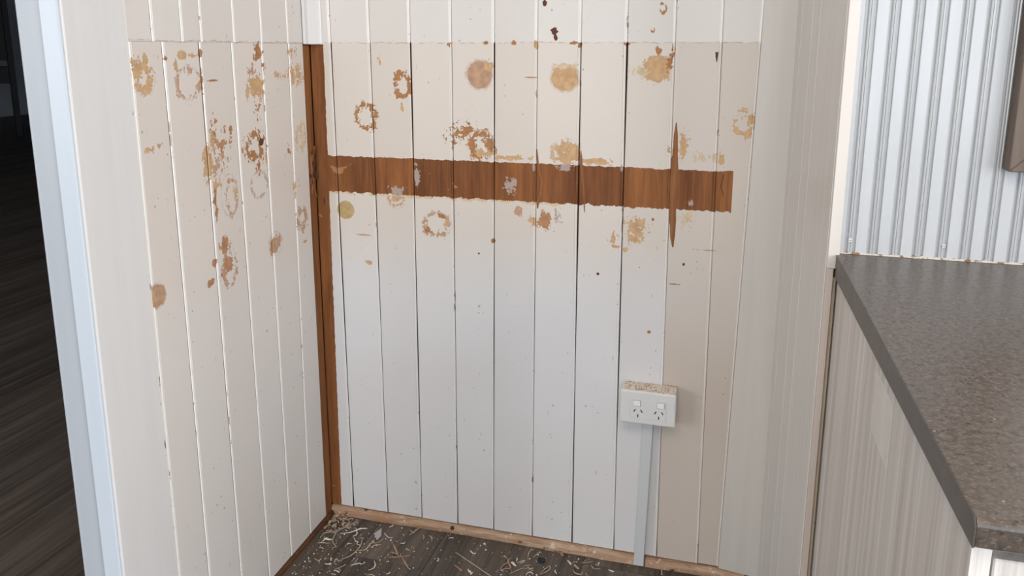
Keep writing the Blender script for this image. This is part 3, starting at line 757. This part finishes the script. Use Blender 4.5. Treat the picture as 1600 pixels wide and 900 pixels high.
cabn = empty('base_cabinet', (1.1410, -1.160, 0)); tag(cabn, 'limed wood-grain base cabinet under the speckled worktop', 'cabinet')
P1 = Vector(cabn.location)
def cbm(o): o.location = -P1; return o
zf = lambda y: .8790 + (.8925-.8790)*(-.455 - y)/(1.160-.455)
o = loft('side_panel', [[(xx, -.4640, .0005), (xx, -1.160, .0005), (xx, -1.160, zf(-1.160)), (xx, -.4640, zf(-.464))] for xx in (1.1412, 1.1540)], MAT['panel'], cabn); cbm(o)
cbm(boxo('body', 1.1545, 3.58, -1.135, -.455, .10, .8770, MAT['panel'], cabn))
cbm(boxo('plinth', 1.1545, 3.58, -1.09, -.46, .0005, .0995, MAT['panel'], cabn))
for k in range(4):
    xa = 1.1565 + k*.6; d = cbm(boxo('door', xa, xa+.596, -1.158, -1.1355, .105, .8765, MAT['panel'], cabn, .0012))
    b = BM(); b.cyl((xa+.55 if k % 2 == 0 else xa+.05, -1.172, .80), .011, .022, 'Y', 16, .008); b.build('knob', MAT['plastic'], d)
cbm(boxo('tape', 1.1408, 1.14115, -.895, -.800, .795, .868, MAT['tape'], cabn))
# small leftover square of clear tape on the cabinet side, and the timber frame on the splashback
ff = empty('picture_frame', (1.347, -.4525, 1.0555)); tag(ff, 'grey-brown timber frame with mitred corner hung on the ribbed splashback', 'frame')
def bar(p, nm):
    V = [(x_, y_, z_) for (x_, z_) in p for y_ in (-.4525, -.4790)]
    me = mesh(nm, V, [(0, 2, 4, 6), (1, 7, 5, 3), (0, 1, 3, 2), (2, 3, 5, 4), (4, 5, 7, 6), (6, 7, 1, 0)], MAT['frame'], ff); me.location = (-1.347, .4525, -1.0555)
    bb = bmesh.new(); bb.from_mesh(me.data); bmesh.ops.recalc_face_normals(bb, faces=bb.faces); bmesh.ops.bevel(bb, geom=bb.edges[:], offset=.0012, segments=1, affect='EDGES'); bb.to_mesh(me.data); bb.free()
xa, xb, za, zb, w_ = 1.350, 1.847, 1.0555, 1.6555, .030
bar([(xa, za), (xa+w_, za+w_), (xa+w_, zb-w_), (xa, zb)], 'frame_bar'); bar([(xb, za), (xb-w_, za+w_), (xb-w_, zb-w_), (xb, zb)], 'frame_bar')
bar([(xa, za), (xb, za), (xb-w_, za+w_), (xa+w_, za+w_)], 'frame_bar'); bar([(xa, zb), (xb, zb), (xb-w_, zb-w_), (xa+w_, zb-w_)], 'frame_bar')
o = boxo('back_board', xa+w_, xb-w_, -.4660, -.4550, za+w_, zb-w_, MAT['plaster'], ff); o.location = (-1.347, .4525, -1.0555)

# ------------------------------------------------------------------ power socket on its block
so = empty('wall_socket', (.8277, -.0012, .3850)); tag(so, 'white double power socket on a deep dusty mounting block, low on the boarded wall', 'socket')
P2 = Vector(so.location)
def som(o): o.location = -P2; return o
b = BM(); b.box(.7655, .8885, -.0400, -.0012, .3880, .4660, .003, 2); o = som(b.build('mounting_block', [MAT['plastic'], MAT['dustplastic']], so))
for p in o.data.polygons:
    if p.normal.z > .8: p.material_index = 1
b = BM(); b.box(.7645, .8895, -.0520, -.0402, .3870, .4670, .0042, 3); fp = som(b.build('face_plate', [MAT['plastic'], MAT['dustplastic']], so))
for p in fp.data.polygons:
    if p.normal.z > .8: p.material_index = 1
b = BM(); b.box(.7885, .8680, -.0530, -.0521, .4010, .4480, .0008); som(b.build('outlet_panel', MAT['plastic'], so))
for cx in (.8025, .8560):
    b = BM(); b.box(cx-.0088, cx+.0088, -.0534, -.0531, .4308, .4458, .00014); som(b.build('switch_surround', MAT['capgrey'], so))
    b = BM(); b.box(cx-.0078, cx+.0078, -.0562, -.0535, .4318, .4450, .0013, 3, rot=Matrix.Rotation(.10, 3, 'X')); som(b.build('switch', MAT['plastic2'], so))
for cx in (.8055, .8522):
    for dx, dz, an in ((-.0078, .4200, -.52), (.0078, .4200, .52), (0, .4080, 0)):
        b = BM(); b.box(cx+dx-.0011, cx+dx+.0011, -.0534, -.0531, dz-.0038, dz+.0038, rot=Matrix.Rotation(-an, 3, 'Y')); som(b.build('slot', MAT['black'], so))
cdm = loft('cable_duct', [[(x0_, -.0002 if z > .021 else -.0185, z), (x0_, -.0190, z), (x0_+.0012, -.0202, z), (x0_+.0228, -.0202, z), (x0_+.0240, -.0190, z), (x0_+.0240, -.0002 if z > .021 else -.0185, z)] for z, x0_ in ((.0035, .8048), (.0205, .8052), (.0215, .8052), (.1, .8072), (.2, .8098), (.3868, .8145))], MAT['duct'])
tag(cdm, 'narrow pale blue-white cable duct running from the socket down to the floor', 'cable duct')

# dust and scrapings lying on the socket block
def bits(name, n, rx, ry, z, smin, smax, mats, dens=None, seed=1):
    rr = random.Random(seed); V = []; F = []; I = []
    while len(F) < n*5:
        x_ = rr.uniform(*rx); y_ = rr.uniform(*ry)
        if dens and rr.random() > dens(x_, y_): continue
        a = rr.uniform(0, PI); l = rr.uniform(smin, smax); w = l*rr.uniform(.25, .8); h = rr.uniform(.0003, .0011)
        zz = z(x_, y_) if callable(z) else z
        ca, sa = math.cos(a), math.sin(a); q = len(V); ti = rr.uniform(0, .0008)
        for (u, v, t) in ((-1, -1, 0), (1, -.7, 0), (.8, 1, 0), (-1, .8, 0)):
            V.append((x_ + (u*l*ca - v*w*sa)/2, y_ + (u*l*sa + v*w*ca)/2, zz + .0001))
        for (u, v, t) in ((-.9, -.8, 0), (.9, -.6, 0), (.7, .9, 0), (-.8, .7, 0)):
            V.append((x_ + (u*l*ca - v*w*sa)/2, y_ + (u*l*sa + v*w*ca)/2, zz + h + (ti if u > 0 else 0)))
        F += [(q+4, q+5, q+6, q+7), (q, q+1, q+5, q+4), (q+1, q+2, q+6, q+5), (q+2, q+3, q+7, q+6), (q+3, q, q+4, q+7)]
        mm = rr.randrange(len(mats)); I += [mm]*5
    return mesh(name, V, F, mats, None, I)
o = bits('wood_dust', 130, (.768, .887), (-.050, -.002), .4671, .0008, .0042, [DEBM['tanwood'], DEBM['redwood'], DEBM['redwood'], DEBM['pinkwood'], DEBM['white']], seed=3)
tag(o, 'brown wood dust and crumbs lying on top of the socket block', 'wood dust', kind='stuff')

# ------------------------------------------------------------------ debris on the alcove floor
def smooth_line(p, n=4):
    if len(p) < 3: return [tuple(p[0][i] + (p[1][i]-p[0][i])*k/3 for i in range(2)) for k in range(4)]
    out = []; P = [p[0]] + list(p) + [p[-1]]
    for i in range(1, len(P)-2):
        for k in range(n):
            t = k/n; out.append(tuple(.5*((2*P[i][j]) + (-P[i-1][j]+P[i+1][j])*t + (2*P[i-1][j]-5*P[i][j]+4*P[i+1][j]-P[i+2][j])*t*t + (-P[i-1][j]+3*P[i][j]-3*P[i+1][j]+P[i+2][j])*t**3) for j in range(2)))
    return out + [tuple(p[-1])]
def ribbon_mesh(line, w, taper, rr, th=.0007, lift=.0022, z0=.0009):
    V = []; F = []; n = len(line); ph = rr.uniform(0, 6)
    for i, (x_, y_) in enumerate(line):
        a = line[max(0, i-1)]; c = line[min(n-1, i+1)]; dx, dy = c[0]-a[0], c[1]-a[1]; L = math.hypot(dx, dy) or 1
        nx, ny = -dy/L, dx/L; t = i/(n-1); ww = w*.5*(1 - (taper*abs(2*t-1)**2.2)) * rr.uniform(.85, 1.15)
        h = z0 + lift*(.5+.5*math.sin(ph + t*5)); tl = .45*ww*math.sin(ph + t*4)
        V += [(x_+nx*ww, y_+ny*ww, h+max(0, tl)), (x_-nx*ww, y_-ny*ww, h+max(0, -tl)), (x_-nx*ww, y_-ny*ww, h+max(0, -tl)+th), (x_+nx*ww, y_+ny*ww, h+max(0, tl)+th)]
    for i in range(n-1):
        for j in range(4): q = i*4; F.append((q+j, q+(j+1) % 4, q+4+(j+1) % 4, q+4+j))
    F.append((3, 2, 1, 0)); q = (n-1)*4; F.append((q, q+1, q+2, q+3)); zmin = min(v[2] for v in V)
    return [(v[0], v[1], v[2]-zmin+.0001) for v in V], F
DEB = [
 ('long grey curled wood shaving near the alcove corner', 'shaving', [(0.0828, -0.0254), (0.0681, -0.0529), (0.0518, -0.0784), (0.0523, -0.1026), (0.0606, -0.1296), (0.0815, -0.1471)], 0.0036, 'greywood'),
 ('white splinter with a torn knot below the curled grey shaving', 'splinter', [(0.0608, -0.091), (0.0867, -0.0802), (0.1044, -0.0621), (0.1199, -0.0541)], 0.0026, 'white'),
 ('short white kinked paint sliver beside the torn white splinter', 'paint_sliver', [(0.091, -0.062), (0.104, -0.0811), (0.0983, -0.0938)], 0.002, 'white'),
 ('thin white zigzag paint curl beside the pointed grey chip', 'paint_sliver', [(0.1028, -0.0981), (0.1152, -0.1111), (0.1204, -0.1097), (0.123, -0.1198), (0.1326, -0.1225)], 0.0018, 'white'),
 ('branching tan root-like wood shaving in the middle of the debris', 'shaving', [(0.1144, -0.188), (0.1293, -0.1653), (0.1343, -0.1379), (0.1334, -0.1169), (0.1262, -0.0972)], 0.0028, 'tanwood'),
 ('tan shaving joined end to end with the branching one', 'shaving', [(0.1373, -0.1441), (0.155, -0.1375), (0.1575, -0.1085), (0.1685, -0.102), (0.1789, -0.081)], 0.0026, 'tanwood'),
 ('short tan shaving under the pointed grey chip', 'shaving', [(0.1629, -0.1249), (0.1716, -0.1136), (0.1818, -0.1055)], 0.0022, 'tanwood'),
 ('straight tan sliver lying toward the left wall', 'shaving', [(0.0267, -0.1442), (0.0407, -0.1393), (0.0562, -0.1326)], 0.0022, 'tanwood'),
 ('broad pale paint flake near the left wall', 'paint_flake', [(0.0329, -0.1227), (0.0545, -0.1204)], 0.0055, 'white'),
 ('bent brown sliver above the broad pale flake', 'shaving', [(0.021, -0.1186), (0.0214, -0.1036), (0.0345, -0.0963), (0.0352, -0.0886)], 0.0018, 'tanwood'),
 ('white arched paint curl at the bottom edge of the photo', 'paint_curl', [(0.1477, -0.2021), (0.1566, -0.1881), (0.1747, -0.1882)], 0.0024, 'white'),
 ('white hook-shaped paint curl at the bottom edge of the photo', 'paint_curl', [(0.1917, -0.1669), (0.203, -0.1837), (0.2041, -0.1981), (0.1953, -0.2054)], 0.0026, 'white'),
 ('pale forked flake near the bottom left of the debris', 'paint_flake', [(0.114, -0.2243), (0.1216, -0.2174), (0.1317, -0.226)], 0.0028, 'greywood'),
 ('pale shaving on the corner pile, lowest one', 'shaving', [(0.012, -0.0448), (0.0192, -0.0348), (0.0278, -0.0225)], 0.003, 'tanwood'),
 ('pale twisted shaving on the corner pile, rightmost one', 'shaving', [(0.0316, -0.0394), (0.0425, -0.0364), (0.0516, -0.03)], 0.003, 'tanwood'),
 ('white peaked shaving on top of the corner pile', 'shaving', [(0.0141, -0.0202), (0.0181, 0.0013), (0.0288, -0.0121)], 0.0028, 'white'),
 ('white upright flake leaning on the timber strip', 'paint_flake', [(0.0577, -0.0123), (0.0506, 0.006)], 0.003, 'white'),
 ('pale sliver right of the pointed grey chip', 'paint_sliver', [(0.1718, -0.0626), (0.1882, -0.0729), (0.2002, -0.0733)], 0.0018, 'white'),
 ('small pale C-shaped curl above the reddish splinter star', 'paint_curl', [(0.2281, -0.0893), (0.2371, -0.0886), (0.2351, -0.0784)], 0.0018, 'white'),
 ('long thin straight pale wooden stick lying on the floor', 'stick', [(0.3735, -0.0849), (0.4814, -0.1465), (0.5127, -0.164)], 0.0024, 'tanwood'),
 ('tan splinter touching the timber strip below the fourth board joint', 'splinter', [(0.2353, -0.0508), (0.2437, -0.0329), (0.251, -0.0167)], 0.003, 'tanwood'),
 ('small reddish crossed wood chip beside the straight stick', 'wood_chip', [(0.3871, -0.1318), (0.3989, -0.1396), (0.4113, -0.1497)], 0.0036, 'redwood'),
 ('white crumpled paint scrap between the crossed chip and the stick', 'paint_scrap', [(0.4236, -0.1382), (0.4294, -0.1474), (0.431, -0.1443), (0.4359, -0.1536), (0.4367, -0.1454)], 0.003, 'white'),
 ('white bent flake just above the straight stick', 'paint_flake', [(0.4066, -0.07), (0.4169, -0.0788), (0.4228, -0.0743)], 0.0022, 'white'),
 ('reddish tangled wood shaving right of the straight stick, upper strand', 'shaving', [(0.4869, -0.0739), (0.4938, -0.0664), (0.5097, -0.0846), (0.5024, -0.1031), (0.4992, -0.123)], 0.0026, 'redwood'),
 ('reddish tangled wood shaving right of the straight stick, lower strand', 'shaving', [(0.4992, -0.123), (0.5085, -0.1124), (0.521, -0.1062), (0.5081, -0.085), (0.5136, -0.0723)], 0.0026, 'redwood'),
 ('white triangular chip on the reddish tangle', 'paint_chip', [(0.5172, -0.0856), (0.5314, -0.0966)], 0.0045, 'white'),
 ('pale narrow looped curl right of the reddish tangle', 'paint_curl', [(0.531, -0.0831), (0.5446, -0.0731), (0.5463, -0.0801), (0.5381, -0.0854)], 0.0014, 'white'),
 ('tan sliver running along the bottom edge below the reddish tangle', 'shaving', [(0.5225, -0.1282), (0.5377, -0.1144), (0.5531, -0.1005)], 0.002, 'redwood'),
 ('thin bent tan sliver left of the black scrap', 'shaving', [(0.5524, -0.0659), (0.5504, -0.0383), (0.5591, -0.0202)], 0.0018, 'tanwood'),
 ('thin straight tan sliver crossing the black scrap', 'shaving', [(0.5649, -0.0575), (0.5696, -0.0434), (0.5728, -0.0296)], 0.0018, 'tanwood'),
 ('tan looped shaving below the black scrap', 'shaving', [(0.594, -0.1134), (0.6036, -0.0867), (0.6105, -0.075), (0.612, -0.0893), (0.597, -0.1126)], 0.0018, 'tanwood'),
 ('pale spiky star-shaped shaving left of the looped shaving', 'shaving', [(0.5552, -0.1023), (0.562, -0.098), (0.5577, -0.087), (0.5643, -0.0974), (0.5734, -0.0925), (0.5656, -0.0995), (0.5619, -0.1102)], 0.0016, 'tanwood'),
 ('pale half-ring curl at the bottom edge of the photo', 'paint_curl', [(0.5631, -0.1242), (0.5641, -0.1156), (0.5716, -0.1112), (0.5794, -0.1174)], 0.0018, 'white'),
 ('pale blunt chip against the timber strip above the black scrap', 'wood_chip', [(0.5844, -0.016), (0.6075, -0.0175)], 0.0035, 'pinkwood'),
 ('white pointed chip right of the black scrap', 'paint_chip', [(0.648, -0.0424), (0.6588, -0.0569)], 0.004, 'white'),
 ('thin red-brown sliver between the white and the tan chip', 'splinter', [(0.6609, -0.0514), (0.6741, -0.0378)], 0.0018, 'redwood'),
 ('stubby tan wood chip lying flat right of the white chip', 'wood_chip', [(0.6672, -0.0558), (0.6797, -0.0684)], 0.0055, 'tanwood'),
 ('grey-green bent twig-like shaving right of the chips', 'shaving', [(0.6821, -0.0468), (0.6934, -0.04), (0.7074, -0.0299)], 0.0025, 'greywood'),
 ('thin curved tan sliver below the conduit foot', 'shaving', [(0.7059, -0.049), (0.7164, -0.0559), (0.7299, -0.0534)], 0.0016, 'tanwood'),
 ('tan forked shaving at the bottom edge below the stubby chip', 'shaving', [(0.6664, -0.072), (0.6738, -0.0869), (0.6879, -0.0878), (0.6902, -0.0752)], 0.0022, 'tanwood'),
 ('crumpled tan shaving against the timber strip right of the black scrap', 'shaving', [(0.6188, -0.0248), (0.6249, -0.0154), (0.6333, -0.0286), (0.6229, -0.0211)], 0.002, 'tanwood'),
]
rr = random.Random(5)
for lab, nm, pts, w, c in DEB:
    flat = nm in ('paint_flake', 'wood_chip', 'paint_chip', 'paint_scrap'); stick = nm == 'stick'
    V, F = ribbon_mesh(smooth_line(pts), w*1.12, .25 if flat or stick else .75, rr, .0010 if flat else .0009, .0002 if stick else (.0012 if flat else .0028))
    x0_, y0_ = V[0][0], V[0][1]
    pile = 'corner pile' in lab; lean = 'timber strip' in lab
    zz = 0.004 if pile else 0.0
    o = mesh(nm, [(v[0]-x0_, v[1]-y0_, v[2]) for v in V], F, DEBM[c]); o.location = (x0_, y0_, zz)
    tag(o, lab, {'shaving': 'shaving', 'splinter': 'splinter', 'stick': 'stick'}.get(nm, nm.replace('_', ' ')))
STAR = [[(0.2448, -0.1389), (0.2094, -0.0944)], [(0.2448, -0.1389), (0.2229, -0.1482)], [(0.2448, -0.1389), (0.2696, -0.128)], [(0.2542, -0.1397), (0.2876, -0.177)], [(0.2412, -0.133), (0.2174, -0.1257)]]
V = []; F = []
for k, seg in enumerate(STAR):
    v, f = ribbon_mesh(smooth_line(seg), (.0052, .0030, .0030, .0050, .0045)[k], .8, rr, .0010, .0018, .0006 + .0003*k); q = len(V)
    V += v; F += [tuple(i+q for i in ff_) for ff_ in f]
o = mesh('splinter_cluster', V, F, DEBM['redwood']); tag(o, 'reddish star-shaped cluster of torn wood splinters on the floor', 'splinter')
BL = [
 (0.157, -0.0459),
 (0.1456, -0.0679),
 (0.1673, -0.0969),
 (0.1674, -0.0712),
]
n = len(BL); V = [(x_, y_, .0002 + .0035*(i % 2 == 0)) for i, (x_, y_) in enumerate(BL)] + [(x_, y_, .0010 + .0035*(i % 2 == 0)) for i, (x_, y_) in enumerate(BL)]
o = mesh('paint_flake', V, [(0, 1, 2, 3)[::-1], (4, 5, 6, 7)] + [(i, (i+1) % 4, 4+(i+1) % 4, 4+i) for i in range(4)], DEBM['blade']); tag(o, 'smooth grey pointed blade-shaped paint chip standing out from the shavings', 'paint flake')
bx_, by_ = (0.5867, -0.0616)
b = BM(); bmesh.ops.create_icosphere(b.b, subdivisions=2, radius=.0085)
for v in b.b.verts: v.co = Vector((v.co.x*1.15 + rr.uniform(-.0008, .0008), v.co.y + rr.uniform(-.0008, .0008), max(-.003, v.co.z*.5) + rr.uniform(-.0006, .0006)))
o = b.build('black_scrap', DEBM['black']); o.location = (bx_, by_, .0038); tag(o, 'small black crumpled scrap among pale shavings against the timber strip', 'scrap')
def zfloor(x_, y_): return 0.0
dens = lambda x_, y_: (1.0 if x_ < .14 else .8 if x_ < .25 or .50 < x_ < .72 else .5) * (1.0 if y_ > -.30 else .5)
o = bits('paint_crumbs', 900, (.012, 1.03), (-.42, -.020), zfloor, .0006, .0036, [DEBM['white'], DEBM['white'], DEBM['tanwood'], DEBM['greywood']], dens, 11)
tag(o, 'tiny white and tan paint and wood crumbs sprinkled over the alcove floor', 'crumbs', kind='stuff')
o = bits('corner_sawdust', 120, (.010, .115), (-.11, -.017), lambda x_, y_: .0045*max(0, 1-math.hypot(x_-.02, y_+.03)/.07), .0015, .013, [DEBM['tanwood'], DEBM['greywood'], DEBM['greywood'], MAT['quad'], MAT['wooddark']], lambda x_, y_: max(0, 1-math.hypot(x_-.02, y_+.03)/.07), 12)
tag(o, 'small heap of sawdust and wood scraps swept into the back left corner', 'sawdust', kind='stuff')
protos = []
for k in range(5):
    pts = [(0, 0)]; a = rr.uniform(0, 6)
    for j in range(rr.choice((2, 3))): a += rr.uniform(-.9, .9); l = rr.uniform(.003, .008); pts.append((pts[-1][0] + l*math.cos(a), pts[-1][1] + l*math.sin(a)))
    V, F = ribbon_mesh(smooth_line(pts, 3), rr.uniform(.0014, .0026), .6, rr, .0007, .0014)
    me = bpy.data.meshes.new('wood_sliver'); me.from_pydata(V, [], F); me.materials.append(DEBM[('tanwood', 'white', 'tanwood', 'white', 'pinkwood')[k]]); protos.append(me)
cnt = 0
while cnt < 95:
    x_, y_ = rr.uniform(.03, 1.0), rr.uniform(-.33, -.022)
    if rr.random() > dens(x_, y_): continue
    o = bpy.data.objects.new('wood_sliver', rr.choice(protos)); COL.objects.link(o); o.location = (x_, y_, 0); o.rotation_euler = (0, 0, rr.uniform(0, 6.28)); s_ = rr.uniform(.7, 1.3); o.scale = (s_, s_, s_)
    tag(o, 'tiny pale sliver of wood or paint, one of many littering the alcove floor', 'sliver', 'tiny slivers littering the alcove floor'); cnt += 1
protos = []
for k in range(4):
    n = rr.choice((5, 6, 7)); r = rr.uniform(.0014, .0028); ring = [(r*rr.uniform(.7, 1.2)*math.cos(2*PI*i/n), r*rr.uniform(.6, 1.1)*math.sin(2*PI*i/n)) for i in range(n)]
    V = [(x_, y_, .0001) for x_, y_ in ring] + [(x_*.9, y_*.9, .0012 + .0004*(i % 2)) for i, (x_, y_) in enumerate(ring)]
    me = bpy.data.meshes.new('paint_chip'); me.from_pydata(V, [], [tuple(range(n))[::-1], tuple(range(n, 2*n))] + [(i, (i+1) % n, n+(i+1) % n, n+i) for i in range(n)]); me.materials.append(DEBM['white']); protos.append(me)
cnt = 0
while cnt < 90:
    x_, y_ = rr.uniform(.03, 1.0), rr.uniform(-.33, -.022)
    if rr.random() > dens(x_, y_): continue
    o = bpy.data.objects.new('paint_chip', rr.choice(protos)); COL.objects.link(o); o.location = (x_, y_, 0); o.rotation_euler = (0, 0, rr.uniform(0, 6.28))
    tag(o, 'tiny white paint chip, one of many dots on the alcove floor', 'paint chip', 'tiny white paint chips on the alcove floor'); cnt += 1

# ------------------------------------------------------------------ dark room beyond the left wall
sh = empty('shelving_unit', (-8.66, 7.12, 0), math.radians(49)); tag(sh, 'tall black open unit on a leg, standing in the dark room at far left', 'shelving unit')
for (x_, y_) in ((0, 0), (-1.2, 0), (0, .45), (-1.2, .45)): boxo('leg', x_-.035, x_+.035, y_-.035, y_+.035, 0, 2.1, MAT['blackpaint'], sh, .004)
boxo('drawer_box', -1.165, -.035, 0, .45, .74, .97, MAT['blackpaint'], sh, .004)
boxo('upper_box', -1.165, -.035, 0, .45, 1.055, 2.08, MAT['blackpaint'], sh, .004)
st = empty('turned_stand', (-8.55, 8.05, 0)); tag(st, 'black knobbly stand mostly hidden behind the white end casing', 'stand')
rs = [(.13, 0), (.13, .03), (.04, .06), (.05, .3), (.07, .42), (.10, .52), (.05, .62), (.06, .78), (.12, .86), (.05, .95), (.05, 1.05), (.11, 1.14), (.04, 1.24), (.03, 1.3)]
V = []; F = []; n = 16
for r, z in rs: V += [(r*math.cos(2*PI*i/n), r*math.sin(2*PI*i/n), z) for i in range(n)]
for k in range(len(rs)-1): F += [(k*n+i, k*n+(i+1) % n, (k+1)*n+(i+1) % n, (k+1)*n+i) for i in range(n)]
F += [tuple(range(n))[::-1], tuple((len(rs)-1)*n+i for i in range(n))]
mesh('turned_column', V, F, MAT['blackpaint'], st, smooth=True)
